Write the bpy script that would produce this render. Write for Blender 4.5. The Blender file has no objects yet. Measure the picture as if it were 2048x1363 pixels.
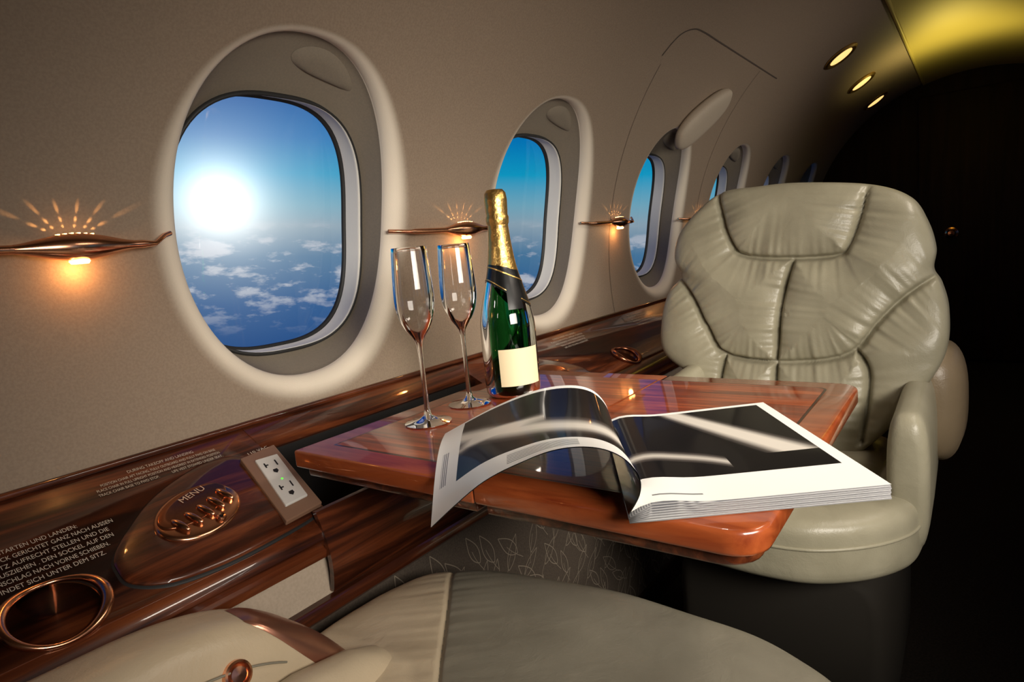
import bpy, math, random
import numpy as np
from mathutils import Vector, Matrix
random.seed(4); rng=np.random.RandomState(7)
scene=bpy.context.scene
scene.view_settings.view_transform='Standard'
# ------------------------------------------------------------ helpers
def link(o,parent=None):
    bpy.context.collection.objects.link(o)
    if parent: o.parent=parent
    return o
def empty(name,loc=(0,0,0)):
    e=bpy.data.objects.new(name,None); e.location=loc; e.empty_display_size=.05
    return link(e)
def mesh(name,verts,faces,mats=None,parent=None,smooth=True,fm=None,uvs=None,auto=None,attr=None):
    me=bpy.data.meshes.new(name); me.from_pydata([tuple(v) for v in verts],[],[tuple(f) for f in faces])
    if mats is not None:
        for m in (mats if isinstance(mats,(list,tuple)) else [mats]): me.materials.append(m)
    if fm is not None:
        for p,i in zip(me.polygons,fm): p.material_index=i
    if uvs is not None:
        ul=me.uv_layers.new(name='UVMap')
        for lp in me.loops: ul.data[lp.index].uv=uvs[lp.vertex_index]
    if attr is not None:
        a=me.attributes.new(attr[0],'FLOAT','POINT')
        for i,v in enumerate(attr[1]): a.data[i].value=v
    if smooth:
        for p in me.polygons: p.use_smooth=True
    me.update()
    if auto is not None:
        try: me.set_sharp_from_angle(angle=math.radians(auto))
        except Exception: pass
    o=bpy.data.objects.new(name,me)
    return link(o,parent)
def gridfaces(nu,nv,cu=False,cv=False,off=0,flip=False):
    F=[]
    for i in range(nu if cu else nu-1):
        for j in range(nv if cv else nv-1):
            a=i*nv+j; b=i*nv+(j+1)%nv; c=((i+1)%nu)*nv+(j+1)%nv; d=((i+1)%nu)*nv+j
            f=(a+off,b+off,c+off,d+off)
            F.append(f[::-1] if flip else f)
    return F
def lathe(name,prof,mat,parent=None,n=48,loc=(0,0,0),cap=True,axis=None,auto=40):
    V=[];
    for r,z in prof:
        for k in range(n):
            a=2*math.pi*k/n; V.append((r*math.cos(a),r*math.sin(a),z))
    F=gridfaces(len(prof),n,cv=True,flip=True)
    if cap and prof[0][0]>1e-6: F.append(tuple(range(n))[::-1])
    if cap and prof[-1][0]>1e-6: F.append(tuple(range((len(prof)-1)*n,len(prof)*n)))
    o=mesh(name,V,F,mat,parent,auto=auto)
    o.location=loc
    if axis is not None:
        o.rotation_euler=Vector(axis).to_track_quat('Z','Y').to_euler()
    return o
def tube(name,pts,rad,mat,parent=None,res=8):
    cu=bpy.data.curves.new(name,'CURVE'); cu.dimensions='3D'; cu.bevel_depth=1; cu.bevel_resolution=res//2
    sp=cu.splines.new('POLY'); sp.points.add(len(pts)-1)
    for i,p in enumerate(pts):
        sp.points[i].co=(*p,1); sp.points[i].radius=rad[i] if isinstance(rad,(list,tuple)) else rad
    cu.use_fill_caps=True; cu.materials.append(mat)
    tmp=bpy.data.objects.new(name,cu); link(tmp)
    dg=bpy.context.evaluated_depsgraph_get()
    me=bpy.data.meshes.new_from_object(tmp.evaluated_get(dg)); bpy.data.objects.remove(tmp)
    for p in me.polygons: p.use_smooth=True
    me.name=name
    o=bpy.data.objects.new(name,me); return link(o,parent)
def box(name,x0,x1,y0,y1,z0,z1,mat,parent=None,bev=0,seg=3):
    V=[(x,y,z) for x in (x0,x1) for y in (y0,y1) for z in (z0,z1)]
    F=[(0,1,3,2),(4,6,7,5),(0,4,5,1),(2,3,7,6),(0,2,6,4),(1,5,7,3)]
    o=mesh(name,V,F,mat,parent,smooth=False)
    if bev:
        m=o.modifiers.new('b','BEVEL'); m.width=bev; m.segments=seg
        for p in o.data.polygons: p.use_smooth=True
    return o
def catmull(P,n,closed=True):
    P=np.array(P,float); m=len(P); out=[]
    if closed:
        for k in range(n):
            t=k*m/n; i=int(t); f=t-i
            p0,p1,p2,p3=P[(i-1)%m],P[i%m],P[(i+1)%m],P[(i+2)%m]
            out.append(.5*((2*p1)+(-p0+p2)*f+(2*p0-5*p1+4*p2-p3)*f*f+(-p0+3*p1-3*p2+p3)*f**3))
    else:
        for k in range(n):
            t=k*(m-1)/(n-1); i=min(int(t),m-2); f=t-i
            p0,p1,p2,p3=P[max(i-1,0)],P[i],P[i+1],P[min(i+2,m-1)]
            out.append(.5*((2*p1)+(-p0+p2)*f+(2*p0-5*p1+4*p2-p3)*f*f+(-p0+3*p1-3*p2+p3)*f**3))
    return np.array(out)
def seamdist(A,polys):
    best=np.full(len(A),9.); arc=np.zeros(len(A)); off=0
    for P in polys:
        P=catmull(P,30,False); s=0
        for a,b in zip(P[:-1],P[1:]):
            d=b-a; L=np.linalg.norm(d)+1e-9; t=np.clip(((A-a)@d)/L**2,0,1)
            q=np.linalg.norm(A-(a+t[:,None]*d),axis=1); m=q<best
            best[m]=q[m]; arc[m]=off+s+t[m]*L; s+=L
        off+=s+.37
    return best,arc
def noise1(s,seed=0):
    r=np.random.RandomState(seed); v=np.zeros_like(s)
    for f in (90,140,210,320):
        v+=np.sin(s*f+r.rand()*6.28)*np.sin(s*f*.37+r.rand()*6.28)
    return v/4
def pillow(name,outline,center,mapf,tf,tb,mat,parent=None,n=5,nr=60,na=220,seams=(),gd=.010,gw=.006,puff=.012,wr=.003,seed=1,msel=None):
    O=catmull(outline,na); C=np.array(center)
    ts=np.sin(np.linspace(0,math.pi/2,nr+1))[1:]
    AB=np.array([C+(o-C)*t for t in ts for o in O]); T=np.repeat(ts,na)
    prof=(1-np.clip(T,0,1)**n)**(1/n)
    h=tf*prof
    if len(seams):
        d,s=seamdist(AB,seams)
        h=h+ prof*(puff*(1-np.exp(-d/.03))-gd*np.exp(-(d/gw)**2)+wr*np.exp(-d/.045)*noise1(s,seed)*(1-np.exp(-(d/.006)**2)))
        d0,s0=seamdist(C[None,:],seams); h0=tf+puff*(1-math.exp(-d0[0]/.03))-gd*math.exp(-(d0[0]/gw)**2)
    else: h0=tf
    h=h+prof*wr*.6*np.sin(AB[:,0]*37+2*np.sin(AB[:,1]*23))*np.sin(AB[:,1]*31+seed)
    V=[mapf(C[0],C[1],h0)]+[mapf(a,b,x) for (a,b),x in zip(AB,h)]
    F=[(0,1+(j+1)%na,1+j) for j in range(na)]+gridfaces(nr,na,cv=True,off=1)
    if tb:
        base=1+(nr-1)*na; tsb=ts[::-1][1:][::3]; prev=base
        for t in tsb:
            st=len(V); hb=-tb*(1-t**n)**(1/n)
            for o in O:
                q=C+(o-C)*t; V.append(mapf(q[0],q[1],hb))
            for j in range(na): F.append((prev+j,prev+(j+1)%na,st+(j+1)%na,st+j))
            prev=st
        V.append(mapf(C[0],C[1],-tb)); c=len(V)-1
        for j in range(na): F.append((prev+j,prev+(j+1)%na,c))
    fm=None
    if msel: fm=[msel(*(np.mean([V[i] for i in f],axis=0))) for f in F]
    return mesh(name,V,F,mat,parent,fm=fm)
def loft(name,secs,mat,parent=None,n=4,k=40):
    V=[];ns=len(secs)
    for (y,xc,zc,hw,hh) in secs:
        for j in range(k):
            a=2*math.pi*j/k; c,s=math.cos(a),math.sin(a)
            V.append((xc+hw*math.copysign(abs(c)**(2/n),c),y,zc+hh*math.copysign(abs(s)**(2/n),s)))
    F=gridfaces(ns,k,cv=True)
    F.append(tuple(range(k))[::-1]); F.append(tuple(range((ns-1)*k,ns*k)))
    return mesh(name,V,F,mat,parent)
# ------------------------------------------------------------ materials
class M:
    def __init__(s,name):
        s.m=bpy.data.materials.new(name); s.m.use_nodes=True; s.t=s.m.node_tree; s.n=s.t.nodes; s.b=s.n['Principled BSDF']; s.o=s.n['Material Output']
    def N(s,t,**k):
        x=s.n.new(t)
        for a,b in k.items(): setattr(x,a,b)
        return x
    def L(s,a,b): s.t.links.new(a,b)
    def set(s,**k):
        mp=dict(col='Base Color',rough='Roughness',metal='Metallic',coat='Coat Weight',crough='Coat Roughness',trans='Transmission Weight',ior='IOR',spec='Specular IOR Level',em='Emission Color',es='Emission Strength')
        for a,b in k.items():
            if a in('col','em'): b=(*b,1)
            s.b.inputs[mp[a]].default_value=b
        return s
    def coord(s,scale=(1,1,1),kind='Object'):
        tc=s.N('ShaderNodeTexCoord'); mp=s.N('ShaderNodeMapping'); mp.inputs['Scale'].default_value=scale
        s.L(tc.outputs[kind],mp.inputs[0]); return mp.outputs[0]
    def noise(s,vec,scale,detail=4,rough=.5,dist=0):
        x=s.N('ShaderNodeTexNoise'); x.inputs['Scale'].default_value=scale; x.inputs['Detail'].default_value=detail; x.inputs['Roughness'].default_value=rough; x.inputs['Distortion'].default_value=dist
        s.L(vec,x.inputs['Vector']); return x.outputs['Fac']
    def ramp(s,fac,stops):
        r=s.N('ShaderNodeValToRGB'); setramp(r,stops)
        s.L(fac,r.inputs[0]); return r.outputs[0]
    def bump(s,h,strength=.2,dist=.002,chain=None):
        b=s.N('ShaderNodeBump'); b.inputs['Strength'].default_value=strength; b.inputs['Distance'].default_value=dist
        s.L(h,b.inputs['Height'])
        if chain: s.L(chain,b.inputs['Normal'])
        s.L(b.outputs[0],s.b.inputs['Normal']); return b.outputs[0]
def setramp(r,stops):
    e=r.color_ramp.elements
    e.remove(e[1]); e[0].position=stops[0][0]; e[0].color=(*stops[0][1],1)
    for p,c in stops[1:]:
        x=e.new(p); x.color=(*c,1)
def simple(name,col,rough=.5,**k):
    return M(name).set(col=col,rough=rough,**k).m
def wallmat(name,c1,c2,rim=None):
    w=M(name).set(rough=.6,spec=.25); v=w.coord()
    col=w.ramp(w.noise(v,300,2),[(.35,c1),(.65,c2)])
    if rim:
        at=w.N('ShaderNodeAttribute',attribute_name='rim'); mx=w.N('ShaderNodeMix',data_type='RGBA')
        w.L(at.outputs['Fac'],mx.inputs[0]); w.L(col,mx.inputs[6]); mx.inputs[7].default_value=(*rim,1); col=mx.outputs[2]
    w.L(col,w.b.inputs['Base Color'])
    w.bump(w.noise(v,600,2),.25,.0008); return w.m
m_wall=wallmat('wall_lining',(.265,.200,.145),(.305,.232,.168),rim=(.82,.73,.60))  # rim colour: bright window halo painted into the wall lining
m_rev=wallmat('window_reveal',(.23,.195,.15),(.25,.21,.16))
m_cover=wallmat('cover_plastic',(.42,.35,.27),(.45,.375,.29))
def leather(name,c1,c2,rough=.36):
    w=M(name).set(rough=rough,spec=.5); v=w.coord()
    w.L(w.ramp(w.noise(v,14,5),[(.3,c1),(.7,c2)]),w.b.inputs['Base Color'])
    b1=w.bump(w.noise(v,26,4,.6,.6),.30,.004)
    w.bump(w.noise(v,500,2),.25,.0008,b1); return w.m
m_lea=leather('leather_sage',(.31,.285,.20),(.385,.355,.255))
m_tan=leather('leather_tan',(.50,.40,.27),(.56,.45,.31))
m_shell=leather('leather_tan_dark',(.24,.18,.11),(.28,.21,.13))
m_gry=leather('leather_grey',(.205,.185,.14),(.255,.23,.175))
m_dlea=simple('leather_dark',(.022,.019,.015),.75,spec=.12)
def wood(name,sc,stops,rough=.16,coat=1.0,spec=.4):
    w=M(name).set(rough=rough+.2,coat=coat,crough=rough*.35,spec=spec); v=w.coord(sc)
    a=w.noise(v,1,8,.62,.9)
    w.L(w.ramp(a,stops),w.b.inputs['Base Color']); return w.m
m_wood=wood('mahogany_gloss',(45,3.2,45),[(.3,(.010,.0025,.0012)),(.46,(.045,.010,.0035)),(.58,(.11,.026,.008)),(.72,(.20,.055,.015))],.12,.9,.3)
m_twood=wood('table_veneer',(4,75,75),[(.3,(.07,.008,.002)),(.46,(.21,.030,.006)),(.58,(.35,.060,.013)),(.74,(.54,.14,.037))],.10,1.0,.3)
m_trim=wood('table_edge_wood',(6,40,40),[(.3,(.16,.024,.006)),(.7,(.37,.085,.022))],.12,1.0,.3)
m_dwood=simple('inlay_line',(.03,.008,.003),.3,coat=.6)
m_blk=simple('black_gap',(.006,.005,.005),.6)
m_gask=simple('rubber_gasket',(.02,.02,.02),.55)
m_white=simple('window_inner_frame',(.95,.92,.82),.45)
m_cop=simple('copper',(.78,.38,.22),.20,metal=1.0)
m_copd=simple('copper_brown',(.30,.11,.05),.16,metal=.9)
m_inset=simple('copper_satin',(.42,.19,.12),.3,metal=.8)
m_gold=M('gold_foil').set(col=(.72,.45,.14),rough=.36,metal=1.0); m_gold.bump(m_gold.noise(m_gold.coord(),160,4),.6,.002); m_gold=m_gold.m
m_goldp=simple('gold_ceiling',(.58,.46,.13),.5,metal=.4)
m_glass=simple('clear_glass',(1,1,1),0.0,trans=1.0,ior=1.38)
m_green=simple('green_glass',(.012,.17,.035),.02,trans=1.0,ior=1.42)
m_band=simple('black_foil',(.006,.006,.006),.25)
m_label=simple('paper_label',(.78,.66,.42),.6)
m_text=simple('placard_print',(.50,.44,.37),.6)
m_plate=simple('outlet_surround',(.20,.11,.07),.35)
m_out=simple('outlet_face',(.58,.56,.53),.4)
m_led=simple('green_led',(.1,.9,.05),.4,em=(.1,1,.05),es=1.0)
m_lamp=simple('lamp_lens',(1,.6,.25),.4,em=(1,.50,.16),es=9)
m_read=simple('reading_lens',(.9,.7,.35),.3,em=(1,.60,.20),es=1.3)
c=M('carpet').set(rough=.95,spec=.1); v=c.coord(); c.L(c.ramp(c.noise(v,200,3),[(.3,(.010,.008,.006)),(.7,(.022,.017,.013))]),c.b.inputs['Base Color']); m_carpet=c.m
m_bulk=wood('bulkhead_wood',(20,20,1.2),[(.3,(.009,.004,.0025)),(.7,(.026,.011,.006))],.4,.0,.2)
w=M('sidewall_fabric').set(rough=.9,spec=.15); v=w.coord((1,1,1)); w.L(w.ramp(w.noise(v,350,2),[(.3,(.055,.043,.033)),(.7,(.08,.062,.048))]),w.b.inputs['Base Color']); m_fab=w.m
m_leafl=simple('leaf_embroidery',(.22,.18,.135),.8)
w=M('window_pane'); w.n.remove(w.b); tr=w.N('ShaderNodeBsdfTransparent'); gl=w.N('ShaderNodeBsdfGlossy'); gl.inputs['Roughness'].default_value=.02; mx=w.N('ShaderNodeMixShader'); mx.inputs[0].default_value=.03
w.L(tr.outputs[0],mx.inputs[1]); w.L(gl.outputs[0],mx.inputs[2]); w.L(mx.outputs[0],w.o.inputs[0]); m_pane=w.m
def page(name,left):
    w=M(name).set(rough=.42,coat=.16 if left else .35,crough=.05,spec=.15)
    tc=w.N('ShaderNodeTexCoord'); sx=w.N('ShaderNodeSeparateXYZ'); w.L(tc.outputs['UV'],sx.inputs[0]); U,V=sx.outputs[0],sx.outputs[1]
    def mt(op,a,b=None,c=None,cl=False):
        x=w.N('ShaderNodeMath',operation=op); x.use_clamp=cl
        for i,q in enumerate((a,b,c)):
            if q is None: continue
            if isinstance(q,(int,float)): x.inputs[i].default_value=q
            else: w.L(q,x.inputs[i])
        return x.outputs[0]
    def inr(x,a,b): return mt('MULTIPLY',mt('GREATER_THAN',x,a),mt('LESS_THAN',x,b))
    def band(expr,wd): return mt('SUBTRACT',1,mt('DIVIDE',mt('ABSOLUTE',expr),wd),cl=True)
    if left:
        pic=mt('MULTIPLY',inr(U,-.1,.87),inr(V,.17,.96))
        e1=mt('SUBTRACT',V,mt('ADD',mt('MULTIPLY',mt('POWER',mt('SUBTRACT',U,.35),2.0),.9),.38))
        e2=mt('SUBTRACT',V,mt('ADD',mt('MULTIPLY',U,-.25),.66))
        s=mt('ADD',mt('MULTIPLY',band(e1,.15),1.2),mt('MULTIPLY',mt('MULTIPLY',band(e2,.07),mt('GREATER_THAN',U,.45)),.8),cl=True)
        tx=mt('MULTIPLY',mt('MULTIPLY',inr(V,.04,.14),inr(U,.35,.62)),mt('GREATER_THAN',mt('FRACT',mt('MULTIPLY',V,62)),.55))
        t2=mt('MULTIPLY',mt('MULTIPLY',inr(V,.2,.5),inr(U,.93,.965)),mt('GREATER_THAN',mt('FRACT',mt('MULTIPLY',U,95)),.5))
        tx=mt('MAXIMUM',tx,t2)
    else:
        pic=mt('MULTIPLY',inr(U,-.1,.94),inr(V,.20,.97))
        ex=mt('ADD',mt('SUBTRACT',U,.40),mt('MULTIPLY',mt('SUBTRACT',V,.97),.72))
        wdt=mt('ADD',mt('MULTIPLY',V,-.10),.19)
        b=mt('MULTIPLY',mt('SUBTRACT',1,mt('DIVIDE',mt('ABSOLUTE',ex),wdt),cl=True),mt('GREATER_THAN',V,.36))
        e3=mt('SUBTRACT',V,mt('ADD',mt('MULTIPLY',mt('POWER',mt('SUBTRACT',U,.2),2.0),-1.2),.42))
        b3=mt('MULTIPLY',band(e3,.06),mt('LESS_THAN',U,.5))
        s=mt('ADD',mt('MULTIPLY',b,1.5),mt('MULTIPLY',b3,.9),cl=True)
        tx=mt('MULTIPLY',inr(V,.05,.06),inr(U,.1,.3))
    pr=w.ramp(s,[(0,(.003,.003,.004)),(.35,(.07,.06,.055)),(1,(.66,.61,.54))])
    m1=w.N('ShaderNodeMix',data_type='RGBA'); m1.inputs[6].default_value=(.90,.88,.84,1); m1.inputs[7].default_value=(.2,.2,.2,1); w.L(tx,m1.inputs[0])
    m2=w.N('ShaderNodeMix',data_type='RGBA'); w.L(pic,m2.inputs[0]); w.L(m1.outputs[2],m2.inputs[6]); w.L(pr,m2.inputs[7])
    w.L(m2.outputs[2],w.b.inputs['Base Color']); return w.m
m_pl=page('page_left_print',True); m_pr=page('page_right_print',False)
m_pback=simple('page_back_print',(.006,.006,.007),.2,coat=.4,spec=.3)
w=M('page_edges').set(rough=.7); v=w.coord((1,1,1)); wv=w.N('ShaderNodeTexWave',bands_direction='Z'); wv.inputs['Scale'].default_value=300; w.L(v,wv.inputs['Vector'])
w.L(w.ramp(wv.outputs['Fac'],[(0,(.10,.10,.11)),(1,(.36,.355,.35))]),w.b.inputs['Base Color']); m_pedge=w.m
# ------------------------------------------------------------ cabin shell
R0=.88; ZC=.82
def W(s,y,dep,side=-1):
    ph=s/R0; r=R0+dep
    return (side*r*math.cos(ph),y,ZC+r*math.sin(ph))
YC=[.631+.708*k for k in range(-2,6)]
S0,S1c,SC,YH=-.13,.60,.190,.354
AO,BO,NO=.191,.258,2.2
SP,AP,BP,NP_=.162,.168,.181,2.9
angs=sorted(set([round(2*math.pi*k/112,6) for k in range(112)]+[round(math.atan2(ds,dy)%(2*math.pi),6) for ds in (S0-SC,S1c-SC) for dy in (-YH,YH)]))
def sup(a,b,n,t): return (abs(math.cos(t)/a)**n+abs(math.sin(t)/b)**n)**(-1/n)
def rect(t):
    c,s=math.cos(t),math.sin(t); q=[]
    if abs(c)>1e-6: q.append(YH/abs(c))
    if s>1e-6: q.append((S1c-SC)/s)
    if s<-1e-6: q.append((S0-SC)/s)
    return min(q)
AG,BG=AP+.013,BP+.014
def revp(f): return (AO+(AG-AO)*f,BO+(BG-BO)*f,NO+(2.7-NO)*f,SC+(SP-SC)*f,.026+.046*f)
def build_wall(side,name):
    V=[];F=[];FM=[];RM=[]; na=len(angs); fl=side<0
    FO=lambda t:.052-.034*max(0,math.sin(t))**1.6
    for yc in YC:
        rings=[];ms=[];rm=[]
        for q in (1,.8,.6,.4,.2,0):
            rings.append([W(SC+math.sin(t)*(sup(AO,BO,NO,t)+FO(t)+q*(rect(t)-sup(AO,BO,NO,t)-FO(t))),yc+math.cos(t)*(sup(AO,BO,NO,t)+FO(t)+q*(rect(t)-sup(AO,BO,NO,t)-FO(t))),0,side) for t in angs]); rm.append(0)
        ms+= [0]*5
        for k in range(1,13):
            al=math.pi/2*k/12
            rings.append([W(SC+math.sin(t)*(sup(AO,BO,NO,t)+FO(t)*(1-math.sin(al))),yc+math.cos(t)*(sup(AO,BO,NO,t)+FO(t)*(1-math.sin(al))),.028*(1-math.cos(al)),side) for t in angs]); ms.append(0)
            x=min(1,max(0,(math.sin(al)-.10)/.60)); rm.append(x*x*(3-2*x))  # smooth weight of the painted light halo round each opening
        for k in range(1,7):
            a,b,nn,cc,dp=revp(k/6)
            rings.append([W(cc+math.sin(t)*sup(a,b,nn,t),yc+math.cos(t)*sup(a,b,nn,t),dp+.002,side) for t in angs]); ms.append(1); rm.append(0)
        base=len(V)
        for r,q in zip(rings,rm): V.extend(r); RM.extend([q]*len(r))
        F.extend(gridfaces(len(rings),na,cv=True,off=base,flip=not fl))
        for m_ in ms: FM.extend([m_]*na)
    y0,y1=YC[0]-YH,4.62
    base=len(V); ss=np.linspace(S1c,1.155,24); yy=np.linspace(y0,y1,30)
    for s in ss: V.extend([W(s,y,0,side) for y in yy])
    g=gridfaces(24,30,off=base,flip=fl); F.extend(g); FM.extend([0]*len(g))
    base=len(V); ss=np.linspace(S0,S1c,20); yy=np.linspace(YC[-1]+YH,4.8,3)
    for s in ss: V.extend([W(s,y,0,side) for y in yy])
    g=gridfaces(20,3,off=base,flip=fl); F.extend(g); FM.extend([0]*len(g))
    RM+= [0]*(len(V)-len(RM))
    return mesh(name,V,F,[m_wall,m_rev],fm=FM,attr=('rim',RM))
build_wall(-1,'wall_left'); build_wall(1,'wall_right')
wn=1
for side in (-1,1):
    for yc in YC:
        V=[];F=[];FM=[];n=len(angs)
        spec=[(AG,BG,2.7,.074,0),(AG-.002,BG-.002,2.75,.067,0),(AP+.007,BP+.008,2.8,.068,0),(AP+.006,BP+.007,2.85,.075,1),(AP+.003,BP+.004,2.9,.104,1),(AP+.0025,BP+.003,2.9,.106,2),(AP,BP,2.9,.106,2),(AP-.001,BP-.001,2.9,.112,2)]
        for (a,b,nn,d,_) in spec: V.extend([W(SP+math.sin(t)*sup(a,b,nn,t),yc+math.cos(t)*sup(a,b,nn,t),d,side) for t in angs])
        F=gridfaces(len(spec),n,cv=True,flip=side>0)
        for k in range(len(spec)-1): FM.extend([[0,0,1,1,2,2,2][k]]*n)
        st=len(V)
        for q in (1,.75,.5,.25): V.extend([W(SP+q*math.sin(t)*sup(AP-.001,BP-.001,2.9,t),yc+q*math.cos(t)*sup(AP-.001,BP-.001,2.9,t),.110,side) for t in angs])
        g=gridfaces(4,n,cv=True,off=st); F+=g; FM+=[3]*len(g)
        V.append(W(SP,yc,.110,side)); cidx=len(V)-1
        for j in range(n): F.append((st+3*n+j,st+3*n+(j+1)%n,cidx)); FM.append(3)
        st=len(V); k=32
        def RV(yo,f,h):
            a,b,nn,cc,dp=revp(f); s=cc+b*(max(0,1-abs(yo/a)**nn))**(1/nn)
            return W(s-h*.9,yc+yo,dp+.002-h*.45,side)
        for q in np.linspace(0.05,1,9):
            for j in range(k):
                a_=2*math.pi*j/k
                V.append(RV(.052+.060*q*math.cos(a_),.36+.24*q*math.sin(a_),.0085*(1-q**4)+.0008))
        g=gridfaces(9,k,cv=True,off=st,flip=side<0); F+=g; FM+=[4]*len(g)
        V.append(RV(.052,.36,.0093)); cidx=len(V)-1
        for j in range(k): F.append((st+j,st+(j+1)%k,cidx)); FM.append(4)
        mesh('window_%d'%wn,V,F,[m_gask,m_white,m_gask,m_pane,m_rev],fm=FM); wn+=1
V=[];xs=np.linspace(-.250,.250,24);ys=np.linspace(-1.2,4.7,40)
for x in xs:
    z=ZC+math.sqrt(R0**2-x*x)-.012
    V.extend([(x,y,z) for y in ys])
mesh('ceiling',V,gridfaces(24,40),m_goldp)
for sx in (-1,1):
    x0=sx*.252; z0=ZC+math.sqrt(R0**2-.252**2)
    tube('trim_%d'%(1 if sx<0 else 2),[(x0,-1.2,z0-.008),(x0,4.6,z0-.008)],.008,m_goldp)
box('floor',-1.05,1.05,-1.3,5.0,-.05,0,m_carpet)
box('wall_front',-1.05,1.05,4.62,4.70,0,1.85,m_bulk)
box('wall_rear',-1.05,1.05,-1.30,-1.18,0,1.85,m_bulk)
d=empty('door_1'); box('leaf',-.28,.28,4.585,4.618,.01,1.58,m_bulk,d,.006)
lathe('knob_rose',[(.0,.0),(.034,.0),(.034,.006),(.024,.010),(.014,.02),(.02,.03),(.024,.04),(.016,.05),(0,.052)],m_cop,d,loc=(-.115,4.585,.775),axis=(0,-1,0))
def ribbon(name,pts,wd,mat,par):
    V=[];pts=[np.array(p) for p in pts]
    for i,p in enumerate(pts):
        q=pts[min(i+1,len(pts)-1)]-pts[max(i-1,0)]; q=q/np.linalg.norm(q); nrm=np.array([-q[1],q[0]])*wd
        for sg in (-1,1):
            a=p+sg*nrm; V.append(W(a[0],a[1],-.0012))
    return mesh(name,V,gridfaces(len(pts),2),mat,par)
hs=empty('escape_hatch_outline')
m_seam=simple('hatch_seam',(.08,.058,.044),.8)  # dark strips drawn along the hatch panel joints
ribbon('seam_top',catmull([(.62,1.675),(.68,1.70),(.710,1.75),(.717,1.82),(.717,1.95),(.717,2.3),(.717,2.61)],50,False),.0020,m_seam,hs)
ribbon('seam_near',[(s,1.693) for s in np.linspace(-.125,.60,40)],.0008,m_seam,hs)
ribbon('seam_far',[(s,2.401) for s in np.linspace(-.125,.71,40)],.0008,m_seam,hs)
tl=math.radians(38); ol=[]
for k in range(24):
    a=2*math.pi*k/24; u=.155*math.copysign(abs(math.cos(a))**.8,math.cos(a)); q=.062*math.copysign(abs(math.sin(a))**.8,math.sin(a))
    ol.append((2.13+u*math.cos(tl)-q*math.sin(tl),.505+u*math.sin(tl)+q*math.cos(tl)))
pillow('exit_handle_cover',ol,(2.13,.505),lambda a,b,h:W(b,a,-.014-h),.026,.02,m_cover,None,n=3,nr=20,na=80,wr=0)
# ------------------------------------------------------------ side ledge
led=empty('side_ledge')
NL=Vector((.466,0,.885)); UL=Vector((-.885,0,.466))
def LP(x,y,h=0): return Vector((x,y,.70-(x+.87)*.10/.19))+NL*h
def prism(name,prof,y0,y1,mat,par):
    n=len(prof); V=[(x,y0,z) for x,z in prof]+[(x,y1,z) for x,z in prof]
    F=[(i,(i+1)%n,n+(i+1)%n,n+i) for i in range(n)]+[tuple(range(n))[::-1],tuple(range(n,2*n))]
    return mesh(name,V,F,mat,par,auto=35)
pr=[(-.93,.71),(-.872,.703),(-.866,.698),(-.690,.6053),(-.676,.597),(-.668,.589),(-.666,.580),(-.671,.570),(-.685,.563),(-.93,.50)]
near=prism('panel_near',pr,-1.18,.478,m_wood,led)
far=prism('panel_far',pr,.955,4.62,m_wood,led)
prs=[(-.93,.71),(-.872,.703),(-.866,.699),(-.835,.683),(-.830,.678),(-.830,.668),(-.84,.66),(-.93,.66)]
prism('panel_strip',prs,.478,.955,m_wood,led)
prism('recess_back',[(-.85,.67),(-.835,.67),(-.835,.50),(-.85,.50)],.478,.955,m_blk,led)
prism('recess_floor',[(-.85,.52),(-.69,.50),(-.69,.49),(-.85,.49)],.478,.955,m_blk,led)
tube('bead',[(-.868,-1.18,.704),(-.868,4.6,.704)],.0045,m_wood,led)
prism('lower_bead',[(-.675,.572),(-.665,.566),(-.667,.556),(-.68,.552)],-1.18,4.6,m_wood,led)
V=[]
for off in (0,-.008):
    for i in range(9):
        f=i/8; z=.614-.105*f; x=-.676+.020*math.sin(f*math.pi*.75)+off
        for y in (.452,.955): V.append((x,y,z))
F=gridfaces(9,2)+gridfaces(9,2,off=18,flip=True)+[(0,18,19,1),(16,17,35,34)]+[(2*i,2*i+2,2*i+20,2*i+18) for i in range(8)]+[(2*i+1,2*i+19,2*i+21,2*i+3) for i in range(8)]
mesh('flap_door',V,F,m_wood,led,auto=40)
dado=empty('lower_sidewall')
m_bei=wallmat('dado_beige',(.36,.29,.22),(.40,.32,.245))
prism('dado_upper',[(-.93,.50),(-.76,.555),(-.680,.565),(-.668,.50)],-1.18,4.6,m_bei,dado)
prism('dado_trim',[(-.69,.508),(-.660,.504),(-.656,.496),(-.656,.488),(-.662,.482),(-.69,.48)],-1.18,4.6,m_wood,dado)
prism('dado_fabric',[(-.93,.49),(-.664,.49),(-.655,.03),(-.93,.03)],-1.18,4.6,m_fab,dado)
V=[];F=[]
def dq(y,z): return (-.664+.009*(.49-z)/.46+.0008,y,z)
def rib(P,wd):
    st=len(V)
    for i,p in enumerate(P):
        q=P[min(i+1,len(P)-1)]-P[max(i-1,0)]; q=q/np.linalg.norm(q); nn=np.array([-q[1],q[0]])*wd
        V.append(dq(*(p+nn))); V.append(dq(*(p-nn)))
    F.extend(gridfaces(len(P),2,off=st))
rr=random.Random(3)
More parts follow.
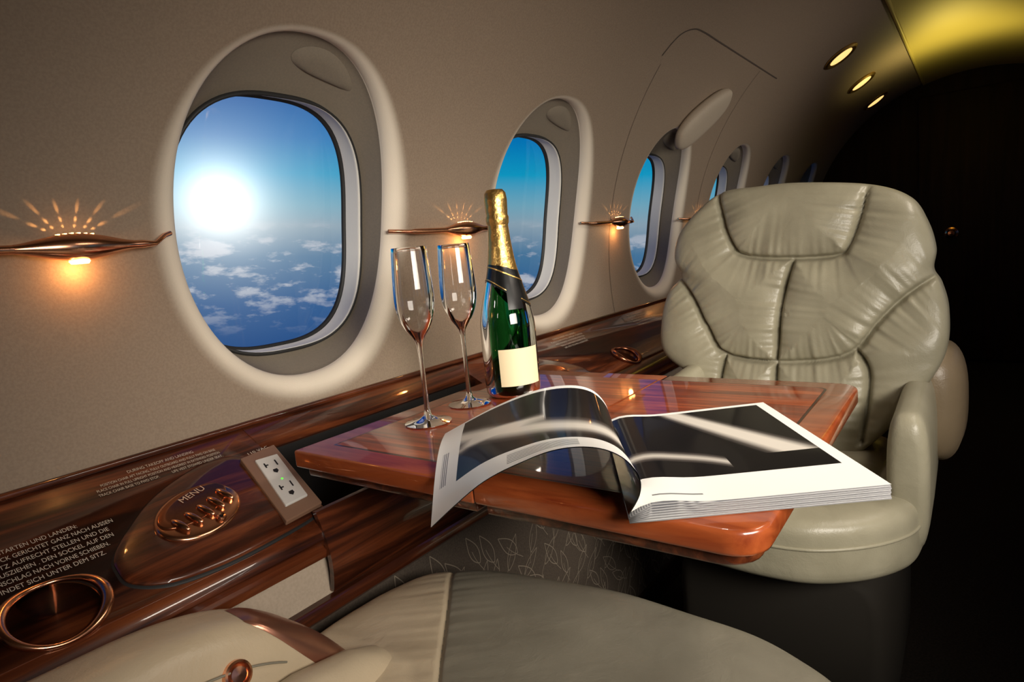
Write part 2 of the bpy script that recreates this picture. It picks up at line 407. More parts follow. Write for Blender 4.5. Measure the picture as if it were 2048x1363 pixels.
for col in range(44):
    y0=.20+col*.038
    for row in range(7):
        z0=.06+row*.060+rr.uniform(-.01,.01)+(col%2)*.03; y1=y0+rr.uniform(-.008,.008)
        a=math.radians(rr.uniform(35,75) if (row+col)%2 else rr.uniform(105,145)); L=rr.uniform(.055,.075); wdt=L*.17
        if z0+L*math.sin(a)>.480: continue
        d_=np.array([math.cos(a),math.sin(a)]); nn=np.array([-d_[1],d_[0]]); p0=np.array([y1,z0])
        for sg in (-1,1): rib([p0+d_*L*t+nn*sg*wdt*math.sin(math.pi*t**.8) for t in np.linspace(0,1,13)],.0007)
        rib([p0-d_*.02+d_*L*1.1*t+nn*.004*math.sin(3*t) for t in np.linspace(0,.75,8)],.0005)
mesh('leaf_embroidery',V,F,m_leafl,dado,smooth=False)
box('baseboard_left',-.93,-.648,-1.18,4.6,0,.06,m_bulk)
led2=empty('side_ledge')
for nm,pp,mt_ in (('panel',pr,m_wood),('dado',[(-.93,.57),(-.680,.565),(-.655,.0),(-.93,.0)],m_bei)):
    prism(nm,[(-x,z) for x,z in pp][::-1],-1.18,4.62,mt_,led2)
def cup(y,x,name,panel,r=.041,mr=None,thick=.0042):
    e=empty(name); c=LP(x,y)
    cutter=lathe('cut',[(r-.004,-.062),(r-.004,.05)],m_blk,None,n=48,loc=c,axis=NL,auto=None)
    md=panel.modifiers.new('h','BOOLEAN'); md.object=cutter; md.operation='DIFFERENCE'; md.solver='EXACT'
    dg=bpy.context.evaluated_depsgraph_get(); dg.update()
    me=bpy.data.meshes.new_from_object(panel.evaluated_get(dg)); panel.modifiers.clear(); panel.data=me
    bpy.data.objects.remove(cutter)
    lathe('liner',[(r-.003,.001),(r-.0065,-.004),(r-.0085,-.050),(r-.012,-.056),(0.0,-.057)],m_copd,e,loc=c,axis=NL,auto=30,cap=False)
    P=[];rd=[]
    for k in range(65):
        a=2*math.pi*k/64; rr_=r*(1+.05*math.cos(2*a)); P.append(c+Vector((0,1,0))*rr_*math.cos(a)+UL*rr_*math.sin(a)+NL*(.004+.0025*math.cos(2*a))); rd.append(thick*(1+.4*math.cos(2*a+.6)))
    tube('rim',P,rd,mr or m_cop,e)
    return e
cup(.178,-.712,'cup_holder',near)
m_copdk=simple('copper_red_brown',(.40,.15,.08),.25,metal=1)  # darker red-brown copper for the far cup rim
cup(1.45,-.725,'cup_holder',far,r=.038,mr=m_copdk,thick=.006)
def flat_on_ledge(name,outline,h0,h1,mat,par,bev=.002,na=96,dome=.0):
    O=catmull(outline,na); C=O.mean(axis=0); V=[];
    hs_=[(1.0,h0),(1.0,h1-bev),(1-.3*bev/.03,h1-.3*bev),(1-bev/.03,h1)]
    for q,h in hs_: V.extend([LP(*(C+(o-C)*q),h) for o in O])
    for q in (.75,.5,.25): V.extend([LP(*(C+(o-C)*q),h1+dome*(1-q*q)) for o in O])
    V.append(LP(*C,h1+dome)); F=gridfaces(7,na,cv=True); b=6*na
    F+=[(b+j,b+(j+1)%na,len(V)-1) for j in range(na)]
    return mesh(name,V,F,mat,par,auto=50)
cp=empty('seat_control_panel')
so=[(-.725,.240),(-.750,.250),(-.795,.305),(-.820,.365),(-.826,.410),(-.815,.442),(-.76,.462),(-.705,.474),(-.690,.462),(-.683,.40),(-.681,.33),(-.688,.275),(-.705,.245)]
so_b=[(-.753+(x+.753)*1.05,.36+(y-.36)*1.03) for x,y in so]
flat_on_ledge('surround_gap',so_b,-.001,.0015,m_blk,cp)
flat_on_ledge('surround',so,0,.006,m_wood,cp,.003,dome=.004)
oc=[-.753,.343]; tl=math.radians(28)
def OV(u,q):
    yy=u*math.cos(tl)-q*math.sin(tl)*.6; uu=u*math.sin(tl)*.6+q*math.cos(tl)
    return (oc[0]-uu*.885,oc[1]+yy)
el=lambda a,b:[OV(a*math.cos(t),b*math.sin(t)) for t in np.linspace(0,2*math.pi,25)[:-1]]
def controls(cp,menu=True):
    flat_on_ledge('bezel',el(.058,.042),.004,.013,m_cop,cp,.003,dome=.002)
    flat_on_ledge('face_dark',[OV(.051*math.cos(t),.010+.026*math.sin(t)) for t in np.linspace(0,2*math.pi,25)[:-1]],.010,.0158,m_copd,cp,.001,dome=.0006)
    for i in range(5):
        u=-.037+.0185*i; q=-.010+.0009*(i-2)**2
        cc=OV(u,q); 
        flat_on_ledge('button_%d'%(i+1),[(cc[0]-.0125*math.sin(t)*.885,cc[1]+.0048*math.cos(t)-.004*math.sin(t)) for t in np.linspace(0,2*math.pi,13)[:-1]],.012,.0190,m_cop,cp,.002,na=32,dome=.0025)
    cc=OV(.004,-.031)
    lathe('jack_ring',[(.0025,-.002),(.0025,.003),(.0045,.004),(.006,.002),(.006,-.002)],m_cop,cp,24,loc=LP(*cc,.0145),axis=NL)
    lathe('jack_hole',[(.0,.0),(.0026,.0)],m_blk,cp,24,loc=LP(*cc,.0168),axis=NL)
controls(cp)
cp2=empty('seat_control_panel')
so2=[(x,2.36-y-.86) for x,y in so][::-1]
flat_on_ledge('surround',[(x,y-.01) for x,y in so2],0,.008,m_wood,cp2,.003,dome=.006)
oc[:]=[-.748,float(np.mean([y for x,y in so2]))-.01]; tl=math.radians(-28); controls(cp2)
def txt(body,x,y0,y1,h,par,hh=.0012,mat=None,rotz=0):
    cu=bpy.data.curves.new('print','FONT'); cu.body=body; cu.size=1; cu.materials.append(mat or m_text)
    o=bpy.data.objects.new('print_line',cu); link(o)
    bpy.context.view_layer.update()
    wd=max(o.dimensions.x,.01); dg=bpy.context.evaluated_depsgraph_get()
    me=bpy.data.meshes.new_from_object(o.evaluated_get(dg)); bpy.data.objects.remove(o)
    o=bpy.data.objects.new('print_line',me); link(o,par)
    xa=Vector((0,1,0)); ya=UL
    if rotz: 
        q=Matrix.Rotation(rotz,3,NL); xa=q@xa; ya=q@ya
    mt=Matrix((xa,ya,NL)).transposed().to_4x4()
    o.matrix_world=Matrix.Translation(LP(x,y0,hh))@mt@Matrix.Diagonal(((y1-y0)/wd,h/.7,1,1))
    return o
txt('MENU',-.766,.330,.364,.0085,cp,.0176,mat=simple('menu_print',(.55,.36,.24),.5),rotz=.28)
ou=empty('power_outlet')
def lq(pts,h0,h1,mat,name,bev=.0015):
    V=[LP(*p,h0) for p in pts]+[LP(*p,h1) for p in pts]
    F=[(0,1,5,4),(1,2,6,5),(2,3,7,6),(3,0,4,7),(4,5,6,7),(3,2,1,0)]
    o=mesh(name,V,F,mat,ou,smooth=False); md=o.modifiers.new('b','BEVEL'); md.width=bev; md.segments=2
    return o
lq([(-.806,.432),(-.811,.487),(-.694,.472),(-.690,.415)],.004,.0125,m_plate,'plate')
lq([(-.793,.444),(-.791,.477),(-.711,.463),(-.709,.428)],.011,.0155,m_out,'receptacle_body')
def oloc(u,q):
    a=np.array((-.793,.444))*(1-u)+np.array((-.791,.477))*u; b=np.array((-.709,.428))*(1-u)+np.array((-.711,.463))*u
    return a*(1-q)+b*q
for r,q0 in (('upper',.08),('lower',.58)):
    for nm,p in (('slot_a',[(.20,.05),(.26,.05),(.26,.15),(.20,.15)]),('slot_b',[(.68,.04),(.74,.04),(.74,.16),(.68,.16)]),('slot_t',[(.24,.09),(.36,.09),(.36,.115),(.24,.115)]),('ground',[(.40,.22),(.58,.22),(.60,.27),(.49,.31),(.38,.27)])):
        V=[LP(*oloc(u,q0+q),.0160) for u,q in p]; mesh('%s_%s'%(nm,r),V,[tuple(range(len(V)))],m_blk,ou)
cl=oloc(.5,.53); V=[LP(cl[0]+.0013*math.cos(t),cl[1]+.0015*math.sin(t),.0163) for t in np.linspace(0,2*math.pi,13)[:-1]]; mesh('indicator',V,[tuple(range(12))],m_led,ou)
txt('110 VAC',-.806,.443,.474,.0045,ou,.0135,mat=m_text,rotz=.05)
pe=empty('english_placard')
txt('DURING TAKEOFF AND LANDING',-.8515,.313,.396,.0052,pe)
txt('POSITION CHAIR AFT FACING, FULLY OUTBOARD AND FULLY FWD ON BASE',-.8435,.279,.422,.0046,pe)
txt('PLACE CHAIR IN FULL UPRIGHT POSITION AND HEADREST IN EXTENDED POSITION',-.8365,.272,.424,.0046,pe)
txt('TRACK CHAIR BASE TO FWD STOP.',-.8295,.271,.340,.0046,pe)
txt('LIFE VEST STOWED UNDER SEAT.',-.8295,.356,.424,.0046,pe)
ge=empty('german_placard')
G=[('BEIM STARTEN UND LANDEN:',.234),('RÜCK GERICHTET GANZ NACH AUSSEN',.266),('SITZ AUFRECHT STELLEN UND DIE',.258),('HERAUSZIEHEN . DEN SOCKEL AUF DEN',.258),('ZUM ANSCHLAG NACH VORNE SCHIEBEN.',.250),('WESTE BEFINDET SICH UNTER DEM SITZ.',.242)]
for i,(t_,ye) in enumerate(G):
    txt(t_,-.799+.0092*i,ye-.0036*len(t_),ye,.0060,ge)
for yb in (1.20,1.62):
    p2=empty('english_placard' if yb<1.5 else 'german_placard')
    for i,t_ in enumerate(['DURING TAKEOFF AND LANDING','PLACE CHAIR IN FULL UPRIGHT POSITION','AND HEADREST IN EXTENDED POSITION','TRACK CHAIR BASE TO FWD STOP.','LIFE VEST STOWED UNDER SEAT.'] if yb<1.5 else [g[0] for g in G]):
        L_=.0042*len(t_); txt(t_,-.848+.0092*i,yb+.16-L_/2,yb+.16+L_/2,.0058,p2)
# ------------------------------------------------------------ folding table
tb=empty('folding_table')
def rrect(x0,x1,y0,y1,r,rc=(1,1,1,1),k=7):
    P=[]
    for (cx,cy,a0,f) in ((x1-r,y1-r,0,rc[0]),(x0+r,y1-r,90,rc[1]),(x0+r,y0+r,180,rc[2]),(x1-r,y0+r,270,rc[3])):
        rr=r if f else .002
        cxx=cx+(r-rr)*(1 if a0 in(0,270) else -1); cyy=cy+(r-rr)*(1 if a0 in(0,90) else -1)
        for i in range(k):
            a=math.radians(a0+90*i/(k-1)); P.append((cxx+rr*math.cos(a),cyy+rr*math.sin(a)))
    return P
def slab(name,P,z0,z1,mat,par,bev=.004):
    n=len(P); P=np.array(P); V=[]
    def ring(ins,z):
        for i in range(n):
            a=P[i-1];b=P[(i+1)%n]; t=b-a; t=t/(np.linalg.norm(t)+1e-9); nn=np.array([t[1],-t[0]])
            q=P[i]-nn*ins; V.append((q[0],q[1],z))
    for ins,z in ((bev,z0),(bev*.3,z0+bev*.3),(0,z0+bev),(0,z1-bev),(bev*.3,z1-bev*.3),(bev,z1)): ring(ins,z)
    F=gridfaces(6,n,cv=True); F.append(tuple(range(n))[::-1]); F.append(tuple(range(5*n,6*n)))
    return mesh(name,V,F,mat,par,auto=50)
slab('leaf_left',rrect(-.684,-.3947,.439,.932,.02,(0,0,0,0)),.678,.700,m_trim,tb,.0025)
slab('leaf_right',rrect(-.3935,-.122,.439,.932,.03,(1,0,0,1)),.678,.700,m_trim,tb,.004)
slab('apron_left',rrect(-.675,-.40,.450,.922,.02,(0,0,0,0)),.664,.679,m_wood,tb,.003)
slab('apron_right',rrect(-.388,-.132,.450,.922,.03,(1,0,0,1)),.664,.679,m_wood,tb,.003)
def flat(name,P,z,mat,par): return mesh(name,[(x,y,z) for x,y in P],[tuple(range(len(P)))],mat,par,smooth=False)
flat('inlay_left',rrect(-.650,-.3965,.473,.898,.01,(0,0,0,0)),.7002,m_dwood,tb)
flat('inlay_right',rrect(-.3925,-.156,.473,.898,.012,(1,0,0,1)),.7002,m_dwood,tb)
flat('veneer_left',rrect(-.647,-.3965,.476,.895,.01,(0,0,0,0)),.7004,m_twood,tb)
flat('veneer_right',rrect(-.3925,-.159,.476,.895,.012,(1,0,0,1)),.7004,m_twood,tb)
box('support_arm',-.80,-.60,.62,.75,.635,.664,m_gask,tb,.005)
# ------------------------------------------------------------ bottle
bo=empty('champagne_bottle',(-.578,.765,.7005))
prof=[(0.0,.010),(.02,.006),(.034,.0),(.039,.002),(.0418,.007),(.0425,.02),(.0425,.095)]
pp=catmull([(.0425,.095),(.0415,.115),(.037,.138),(.029,.168),(.0215,.197),(.0170,.230),(.0148,.258)],24,False)
prof+= [tuple(x) for x in pp[1:]]
lathe('glass_body',prof+[(.0148,.285),(0,.286)],m_green,bo,64)
def rad(z):
    zz=[q[1] for q in pp]; rr=[q[0] for q in pp]; 
    return float(np.interp(z,zz,rr)) if z>.095 else .0425
cam_ang=math.atan2(-.765,.578)
def shell(name,zlo,zhi,mat,n=64,m=24,off=.0006,a0=0,a1=2*math.pi,closed=True):
    V=[]
    for i in range(m+1):
        for j in range(n if closed else n+1):
            a=a0+(a1-a0)*j/n; z0=zlo(a);z1=zhi(a); z=z0+(z1-z0)*i/m
            r=rad(z)+off; V.append((r*math.cos(a),r*math.sin(a),z))
    return mesh(name,V,gridfaces(m+1,n if closed else n+1,cv=closed,flip=True),mat,bo)
slope=lambda a: .014*math.cos(a-(cam_ang+1.9+math.pi))
shell('foil_neck',lambda a:.195+slope(a)*.5,lambda a:.262,m_gold)
shell('sash_black',lambda a:.154+1.6*slope(a),lambda a:.196+slope(a)*.5,m_band)
shell('sash_gold_top',lambda a:.1845+.9*slope(a),lambda a:.1865+.9*slope(a),m_gold,off=.0011,m=2)
shell('sash_gold_low',lambda a:.157+1.6*slope(a),lambda a:.1585+1.6*slope(a),m_gold,off=.0011,m=2)
lathe('foil_cork',[(.0150,.258),(.0168,.262),(.0174,.270),(.0160,.274),(.0165,.280),(.0172,.296),(.0160,.306),(.012,.311),(0,.3125)],m_gold,bo,40)
shell('label',lambda a:.020,lambda a:.076,m_label,n=24,m=2,off=.0008,a0=cam_ang-.42,a1=cam_ang+1.15,closed=False)
shell('seal',lambda a:.134,lambda a:.166,m_band,n=8,m=6,off=.0012,a0=cam_ang+.1,a1=cam_ang+.75,closed=False)
# ------------------------------------------------------------ flutes
def flute(x,y):
    e=empty('champagne_flute',(x,y,.7006))
    outer=[(0,0),(.030,.0),(.0318,.0010),(.0318,.0018),(.024,.0036),(.012,.0062),(.0055,.011),(.0036,.02),(.0031,.05),(.0031,.085),(.0036,.102),(.0052,.112),(.0095,.1195),(.0160,.128)]
    bowl=[tuple(q) for q in catmull([(.0160,.128),(.0228,.143),(.0262,.160),(.0266,.178),(.0252,.205),(.0230,.236)],20,False)]
    inn=[(r-.0007,z) for r,z in bowl[::-1]]
    inn=[(.0226,.2365)]+inn[1:]+[(.009,.1225),(.0,.1195)]
    lathe('glass',outer+bowl[1:]+inn,m_glass,e,56,auto=60)
flute(-.596,.591); flute(-.606,.691)
# ------------------------------------------------------------ magazine
mg=empty('magazine')
A=np.array([-.216,.419]);B=np.array([-.051,.541]);Cc=np.array([-.203,.7585]);D_=np.array([-.349,.634])
nu,nv=24,24
def rp(u,v,z0): 
    p=(A*(1-u)+B*u)*(1-v)+(D_*(1-u)+Cc*u)*v
    return (p[0],p[1],z0+.004*math.exp(-((u-.13)/.12)**2)*(1-.2*v)-.0045*math.exp(-(u/.04)**2))
V=[rp(i/(nu-1),j/(nv-1),.7130) for i in range(nu) for j in range(nv)]; UV=[(i/(nu-1),j/(nv-1)) for i in range(nu) for j in range(nv)]
mesh('page_right',V,gridfaces(nu,nv,flip=True),m_pr,mg,uvs=UV)
V=[];F=[]
for k in range(7):
    z=.7016+.0016*k; ins=.0015*((k*37)%5)/5
    st=len(V)
    for i in range(12):
        for j in range(2): 
            q=rp(i/11*(1-ins*3),j,z-.003*(i<1)*(k/6)); V.append((q[0],q[1],z+(q[2]-z)*(k/6)))
    F+=gridfaces(12,2,off=st)
o=mesh('page_stack',V,F,m_pedge,mg); md=o.modifiers.new('s','SOLIDIFY'); md.thickness=.0014; md.offset=0
def leftpage(name,mat,off=0):
    N3=[(-.216,.419,.708),(-.204,.416,.728),(-.203,.414,.744),(-.215,.412,.758),(-.236,.409,.764),(-.264,.404,.7615),(-.294,.399,.7505),(-.340,.389,.726),(-.392,.376,.682)]
    F3=[(-.349,.634,.708),(-.343,.632,.724),(-.349,.630,.740),(-.362,.626,.752),(-.382,.619,.757),(-.410,.609,.755),(-.440,.596,.747),(-.480,.577,.730),(-.530,.552,.7035)]
    n=60;m=30
    a=catmull(N3,n,False);b=catmull(F3,n,False)
    G_=np.array([[a[i]*(1-j/(m-1))+b[i]*(j/(m-1))+np.array([0,0,math.sin(math.pi*j/(m-1))*(.017*(i/(n-1))**4-.010*math.sin(math.pi*i/(n-1)))]) for j in range(m)] for i in range(n)])
    du=np.gradient(G_,axis=0);dv=np.gradient(G_,axis=1); nn=np.cross(dv,du); nn/=np.linalg.norm(nn,axis=2)[...,None]
    G_=G_+nn*off
    L=np.linalg.norm(np.diff(a,axis=0),axis=1); S=np.concatenate([[0],np.cumsum(L)]); S/=S[-1]
    V=G_.reshape(-1,3); UV=[(S[i],j/(m-1)) for i in range(n) for j in range(m)]
    return mesh(name,V,gridfaces(n,m),mat,mg,uvs=UV)
pA=leftpage('page_left',m_pl,0.0)
cand=leftpage('page_left_back',m_pback,-.0008)
zc=np.mean([v.co.z for v in cand.data.vertices])-np.mean([v.co.z for v in pA.data.vertices])
if zc>0:
    bpy.data.objects.remove(cand); leftpage('page_left_back',m_pback,.0008)
# ------------------------------------------------------------ wall lamps
def spot(loc,dr,energy,ang,col,par,size=.002,blend=.4):
    l=bpy.data.lights.new('slot_light','SPOT'); l.energy=energy; l.spot_size=math.radians(ang); l.spot_blend=blend; l.color=col; l.shadow_soft_size=size
    o=bpy.data.objects.new('slot_light',l); link(o,par); o.location=loc; o.rotation_euler=(-Vector(dr)).to_track_quat('Z','Y').to_euler(); return o
ZR=.976; sR=R0*math.asin((ZR-ZC)/R0)
for k in range(-1,5):
    yl=.304+.708*k; ya=yl-.197; yb=yl+.118
    e=empty('wall_lamp'); so_=.020
    p=lambda y,d=0,zz=0: Vector(W(sR,y,-so_-d))+Vector((0,0,zz))
    pts=[Vector(W(sR,ya,.002)),Vector(W(sR,ya+.018,-.006)),p(ya+.035)]+[p(y) for y in np.linspace(ya+.05,yb-.045,10)]+[p(yb-.03),Vector(W(sR+.008,yb-.012,-.006)),Vector(W(sR+.010,yb,.002))]
    tube('rail',pts,[.0035]*3+[.0052]*10+[.0032]*3,m_cop,e)
    sp=[];rr=[]
    for i in range(33):
        f=-1+2*i/32; sp.append(p(yl+.062*f)); rr.append(.0055+.0105*(1-f*f)**1.6)
    tube('shade',sp,rr,m_cop,e,12)
    c=p(yl)
    for i in range(6):
        yy=-.0175+.007*i
        box('louvre_%d'%(i+1),c.x-.006,c.x+.003,yl+yy-.001,yl+yy+.001,c.z+.011,c.z+.0168-abs(i-2.5)*.0006,m_lamp,e)
    lathe('lens',[(0,0),(.009,0),(.011,.003),(.009,.006)],m_lamp,e,24,loc=c+Vector((-.002,0,-.0196)))
    l=bpy.data.lights.new('glow','POINT'); l.energy=.15; l.color=(1,.44,.13); l.shadow_soft_size=.006
    o=bpy.data.objects.new('glow',l); link(o,e); o.location=c+Vector((-.004,0,-.028))
    if k>=0:
        for i in range(6):
            a=math.radians(-62+24.8*i); b=c+Vector((-.009,.020*math.sin(a),.0180))
            spot(b,(-.06,math.sin(a),math.cos(a)),.22,9,(1,.50,.17),e,.001,.9)
            spot(b,(-.30,math.sin(a),math.cos(a)),.11,12,(1,.50,.17),e,.001,.9)
            spot(b,(-.80,math.sin(a),math.cos(a)),.035,18,(1,.50,.17),e,.001,.9)
for y,s in ((3.01,.91),(3.66,.90),(4.28,.89)):
    e=empty('reading_light'); P0=Vector(W(s,y,-.001)); nn=(Vector((0,y,ZC))-P0).normalized(); k_=1.35
    lathe('bezel',[(r*k_,z) for r,z in [(.052,.001),(.052,.006),(.045,.011),(.036,.008),(.030,.003)]],m_gold,e,40,loc=P0,axis=nn)
    lathe('lens',[(r*k_,z) for r,z in [(0,.013),(.02,.011),(.037,.006)]],m_read,e,32,loc=P0,axis=nn)
# ------------------------------------------------------------ far armchair
ch=empty('leather_armchair')
out=[(-.456,1.003),(-.38,1.006),(-.299,1.003),(-.169,.982),(-.102,.95),(-.073,.902),(-.059,.850),(-.062,.812),(-.049,.785),(-.038,.736),(-.041,.664),(-.075,.595),(-.13,.52),(-.20,.46),(-.30,.45),(-.40,.46),(-.46,.52),(-.50,.60),(-.573,.655),(-.584,.724),(-.570,.790),(-.543,.828),(-.558,.870),(-.548,.92),(-.510,.966)]
seams=[[(-.462,1.02),(-.457,.987),(-.443,.941),(-.425,.895),(-.397,.863),(-.305,.850),(-.220,.850),(-.198,.866),(-.179,.923),(-.170,.976),(-.168,1.0)],
 [(-.297,.850),(-.318,.762),(-.325,.649)],[(-.325,.649),(-.327,.56)],
 [(-.60,.842),(-.553,.828),(-.506,.779),(-.469,.712),(-.429,.658),(-.330,.645),(-.235,.650),(-.182,.671),(-.148,.719),(-.107,.765),(-.053,.804),(-.02,.81)],
 [(-.429,.658),(-.440,.60),(-.44,.50)],[(-.182,.671),(-.159,.624),(-.171,.50)]]
backmap=lambda a,b,h:(a,1.345+.24*(b-.5)-h,b)
pillow('backrest',out,(-.305,.74),backmap,.055,.05,m_lea,ch,n=5.5,nr=130,na=420,seams=seams,gd=.015,gw=.0045,puff=.020,wr=.0060)
fo=[(-.50,1.20),(-.485,1.05),(-.43,.985),(-.33,.955),(-.218,.955),(-.145,.99),(-.09,1.05),(-.066,1.12),(-.066,1.25),(-.10,1.44),(-.28,1.46),(-.46,1.44),(-.50,1.30)]
pillow('seat_cushion',fo,(-.28,1.2),lambda a,b,h:(a,b,.415+h),.058,.055,m_lea,ch,n=6,nr=70,na=240,seams=[[(-.44,1.45),(-.42,1.12),(-.28,1.04),(-.15,1.12),(-.13,1.45)]],wr=.003,puff=.012,gd=.008)
cord=catmull(fo,90); tube('piping',[(x,y,.432) for x,y in cord]+[(cord[0][0],cord[0][1],.432)],.0028,m_lea,ch)
for nm,xc,zz in (('arm_right',-.084,-.022),('arm_left',-.495,-.004)):
    hw=.030
    loft(nm,[(1.105,xc,.52+zz,hw*.45,.075),(1.108,xc,.52+zz,hw*.75,.095),(1.118,xc,.52+zz,hw*.95,.11),(1.14,xc,.515+zz,hw,.118),(1.20,xc,.51+zz,hw,.125),(1.30,xc,.51+zz,hw,.13),(1.42,xc,.52+zz,hw,.13),(1.46,xc,.52+zz,hw*.8,.11)],m_lea,ch,n=3.2)
loft('side_shell',[(1.36,-.07,.555,.02,.06),(1.37,-.065,.555,.038,.09),(1.40,-.058,.555,.045,.11),(1.47,-.055,.555,.047,.115),(1.53,-.058,.555,.042,.10),(1.56,-.06,.555,.02,.06)],m_shell,ch,n=2.6)
loft('base',[(1.05,-.28,.22,.15,.12),(1.06,-.28,.21,.165,.14),(1.2,-.28,.20,.18,.16),(1.40,-.28,.20,.18,.16),(1.44,-.28,.20,.16,.15)],m_dlea,ch,n=6)
box('plinth',-.44,-.12,1.07,1.45,.0,.06,m_gask,ch,.01)
# ------------------------------------------------------------ near armchair
cn=empty('leather_armchair')
mo=[(-.60,.0),(-.622,.2),(-.630,.40),(-.628,.50),(-.612,.560),(-.575,.597),(-.52,.617),(-.441,.634),(-.36,.643),(-.275,.643),(-.19,.633),(-.136,.615),(-.095,.588),(-.078,.54),(-.073,.30),(-.078,.0),(-.10,-.04),(-.35,-.05),(-.57,-.04)]
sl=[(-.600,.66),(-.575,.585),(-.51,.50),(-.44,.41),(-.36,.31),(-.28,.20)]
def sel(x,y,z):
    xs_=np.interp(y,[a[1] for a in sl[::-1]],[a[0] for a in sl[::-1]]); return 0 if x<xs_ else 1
pillow('seat_cushion',mo,(-.33,.30),lambda a,b,h:(a,b,.435+h),.070,.075,[m_tan,m_gry],cn,n=8,nr=110,na=420,wr=.0022,seams=[sl],gd=.004,gw=.0028,puff=.003,msel=sel)  # tan and grey split paints lit and shaded leather along an added seam
tp=[(-.10,.618),(.05,.622),(.132,.620),(.20,.617),(.25,.608),(.29,.592),(.325,.568),(.355,.540),(.378,.512),(.395,.487),(.405,.465),(.41,.45)]
ty=np.linspace(-.10,.41,60)
sm=catmull(tp,200,False)
def topz(y): return float(np.interp(y,sm[:,0],sm[:,1]))
def hwf(y): return .052*(1 if y<.38 else (1-((y-.38)/.03)**2*.45))
secs=[(y,-.583,(topz(y)+.39)/2,hwf(y),(topz(y)-.39)/2) for y in ty]
loft('arm_left',secs,m_tan,cn,n=3.4,k=96)
loft('arm_roll',[(.20,-.515,.505,.012,.03),(.215,-.512,.508,.026,.036),(.30,-.510,.505,.030,.038),(.36,-.510,.495,.030,.036),(.395,-.512,.485,.026,.03),(.41,-.514,.48,.012,.018)],m_tan,cn,n=2.4)
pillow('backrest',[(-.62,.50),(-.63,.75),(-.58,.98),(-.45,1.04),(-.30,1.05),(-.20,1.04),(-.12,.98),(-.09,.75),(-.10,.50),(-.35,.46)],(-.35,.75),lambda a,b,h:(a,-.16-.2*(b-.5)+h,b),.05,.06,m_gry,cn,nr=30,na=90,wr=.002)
loft('base',[(.0,-.34,.20,.18,.14),(.01,-.34,.20,.2,.16),(.40,-.34,.20,.2,.16),(.44,-.34,.20,.18,.14)],m_dlea,cn,n=6)
box('plinth',-.50,-.18,.02,.40,0,.05,m_gask,cn,.01)
lathe('recline_button',[(0,.004),(.007,.0035),(.009,.001),(.0105,.004),(.0125,.003),(.013,-.003)],m_cop,cn,32,loc=(-.531,.252,.568),axis=(.93,0,.36))
def armsurf(al,y,off):
    c_,s_=math.cos(al),math.sin(al); z=topz(y); hh=(z-.39)/2
    return (-.583+(hwf(y)+off)*math.copysign(abs(c_)**(2/3.4),c_),y,.39+hh+(hh+off)*abs(s_)**(2/3.4))
V=[]
for i in range(31):
    q=i/30; y=.280+.118*q; mid=math.radians(84-54*q); wd_=math.radians(36)*math.sin(math.pi*(.05+.88*q))**.7
    for j in range(11):
        e_=abs(j/10-.5)*2
        V.append(armsurf(mid+wd_*(.5-j/10)*2,y,.0030*(1-e_**6)*min(1,math.sin(math.pi*q)*4)+.0004))
mesh('copper_inset',V,gridfaces(31,11),m_inset,cn)
P=[( -.583+.0518,y,topz(y)-.036) for y in np.linspace(-.08,.30,50)]; tube('stitch_seam',P,.0011,m_gry,cn)
# ------------------------------------------------------------ lighting
def area(name,loc,tgt,sx,sy,e,col,spread=math.pi):
    l=bpy.data.lights.new(name,'AREA'); l.shape='RECTANGLE'; l.size=sx; l.size_y=sy; l.energy=e; l.color=col; l.spread=spread
    o=bpy.data.objects.new(name,l); link(o); o.location=loc; o.rotation_euler=(Vector(loc)-Vector(tgt)).to_track_quat('Z','Y').to_euler(); return o
area('cabin_side_fill',(.60,.22,1.06),(-.6,.98,.68),.7,.30,5.2,(1,.92,.81),math.radians(76))  # added fill, unseen source that brightens wall, seat and table
area('cabin_wash_fill',(.30,1.1,1.42),(-.50,.95,.62),.9,.12,1.3,(1,.88,.74),math.radians(72))  # added soft fill from above, no fitting modelled
area('cabin_far_fill',(.42,2.35,1.30),(-.80,2.35,1.12),1.3,.12,2.0,(1,.90,.78),math.radians(95))  # added fill to lift the far wall and windows
spot((-.34,.62,1.55),(0,.0,-1),9,46,(1,.93,.82),None,.03,.9).name='table_fill_spot'  # added unseen spot that brightens magazine and table
spot((-.06,3.60,1.36),(-.06,.05,1),8,155,(1,.86,.30),None,.03,.9).name='ceiling_spot'  # added unseen uplight that brightens the gold ceiling
# ------------------------------------------------------------ world
wd=bpy.data.worlds.new('sky'); scene.world=wd; wd.use_nodes=True; t=wd.node_tree; t.nodes.clear()
def N(ty,**k):
    x=t.nodes.new(ty)
    for a,b in k.items(): setattr(x,a,b)
    return x
def mth(op,a,b=None,c=None,cl=False):
    x=N('ShaderNodeMath',operation=op,use_clamp=cl)
    for i,q in enumerate((a,b,c)):
        if q is None: continue
        if isinstance(q,(int,float)): x.inputs[i].default_value=q
        else: t.links.new(q,x.inputs[i])
    return x.outputs[0]
tc=N('ShaderNodeTexCoord'); nrm=N('ShaderNodeVectorMath',operation='NORMALIZE'); t.links.new(tc.outputs['Generated'],nrm.inputs[0])
def dot(vec):
    d=N('ShaderNodeVectorMath',operation='DOT_PRODUCT'); t.links.new(nrm.outputs[0],d.inputs[0]); d.inputs[1].default_value=vec; return d.outputs['Value']
el_=dot((.1086,.0116,.9938)); fac=mth('ADD',mth('MULTIPLY',el_,1/.7),.5)
rp_=N('ShaderNodeValToRGB'); t.links.new(fac,rp_.inputs[0])
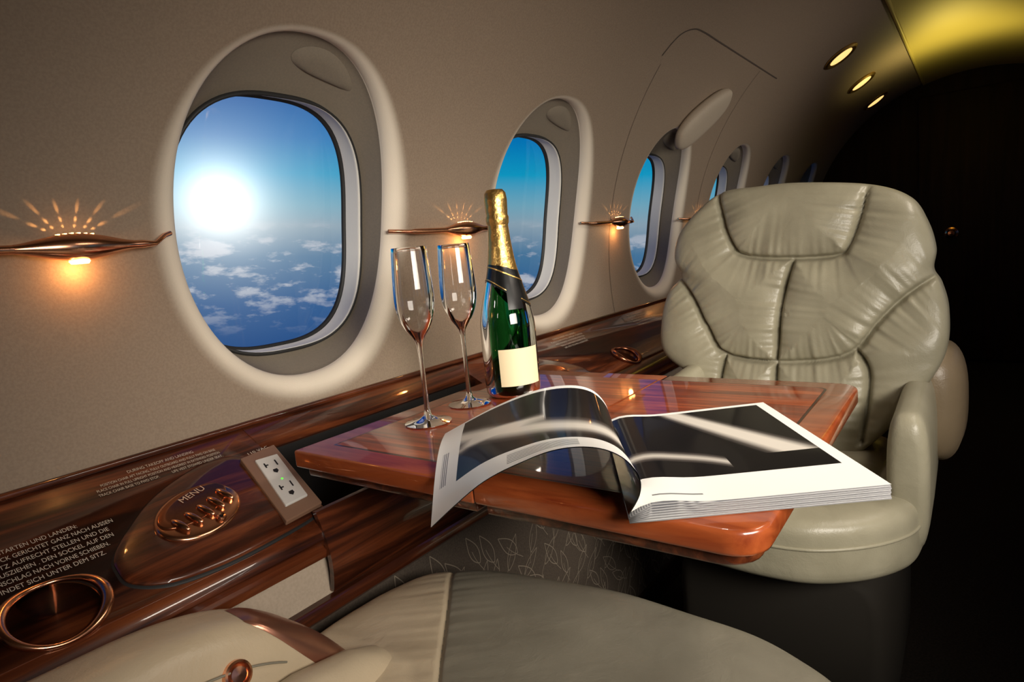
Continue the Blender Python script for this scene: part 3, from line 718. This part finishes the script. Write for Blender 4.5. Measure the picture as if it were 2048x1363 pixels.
st=[(-.35,(.001,.028,.12)),(-.22,(.001,.050,.21)),(-.13,(.005,.085,.26)),(-.06,(.06,.17,.31)),(-.015,(.24,.34,.42)),(.015,(.15,.36,.48)),(.06,(.004,.30,.52)),(.11,(.001,.17,.45)),(.19,(.0005,.075,.32)),(.349,(.0005,.03,.20))]
setramp(rp_,[(p_/.7+.5,c_) for p_,c_ in st])
cx=N('ShaderNodeCombineXYZ'); t.links.new(mth('MULTIPLY',dot((1,0,0)),12),cx.inputs[0]); t.links.new(mth('MULTIPLY',dot((0,1,0)),12),cx.inputs[1]); t.links.new(mth('MULTIPLY',el_,34),cx.inputs[2])
ns=N('ShaderNodeTexNoise'); ns.inputs['Scale'].default_value=1.5; ns.inputs['Detail'].default_value=9; ns.inputs['Roughness'].default_value=.60; t.links.new(cx.outputs[0],ns.inputs['Vector'])
thr=mth('MULTIPLY',mth('SUBTRACT',ns.outputs['Fac'],.515),9,cl=True)
msk=mth('MULTIPLY',mth('MULTIPLY',mth('SUBTRACT',-.005,el_),24,cl=True),mth('MULTIPLY',mth('ADD',el_,.175),14,cl=True))
cf=mth('MULTIPLY',mth('MULTIPLY',thr,msk),.85)
mx=N('ShaderNodeMix',data_type='RGBA'); t.links.new(cf,mx.inputs[0]); t.links.new(rp_.outputs[0],mx.inputs[6]); mx.inputs[7].default_value=(.46,.49,.56,1)
S=Vector((-1217,702,154)).normalized()
an=mth('ARCCOSINE',mth('MINIMUM',dot(tuple(S)),.999999))
g1=mth('MULTIPLY',mth('EXPONENT',mth('MULTIPLY',mth('POWER',mth('DIVIDE',an,.048),2),-1)),.75)
g2=mth('MULTIPLY',mth('EXPONENT',mth('DIVIDE',an,-.060)),.95)
gl=mth('ADD',g1,g2)
sc=N('ShaderNodeVectorMath',operation='SCALE'); sc.inputs[0].default_value=(1.0,1.0,.93); t.links.new(gl,sc.inputs['Scale'])
ad=N('ShaderNodeVectorMath',operation='ADD'); t.links.new(mx.outputs[2],ad.inputs[0]); t.links.new(sc.outputs[0],ad.inputs[1])
bg=N('ShaderNodeBackground'); bg.inputs[1].default_value=1.0; t.links.new(ad.outputs[0],bg.inputs[0])
wo=N('ShaderNodeOutputWorld'); t.links.new(bg.outputs[0],wo.inputs[0])
# ------------------------------------------------------------ camera
th=math.radians(5.5); p=math.radians(8.15); yw=math.radians(36.8)
H=Vector((-math.sin(yw),math.cos(yw),0)); R=Vector((math.cos(yw),math.sin(yw),0)); Z=Vector((0,0,1))
Fw=math.cos(p)*H-math.sin(p)*Z; D=-math.sin(p)*H-math.cos(p)*Z
e1=math.cos(th)*R+math.sin(th)*D; e2=-math.sin(th)*R+math.cos(th)*D
ca=bpy.data.cameras.new('camera'); ca.sensor_width=36; ca.lens=1256/2048*36; ca.clip_start=.02
co=bpy.data.objects.new('camera',ca); link(co)
mt=Matrix((e1,-e2,-Fw)).transposed().to_4x4(); mt.translation=(0,0,.92); co.matrix_world=mt
scene.camera=co
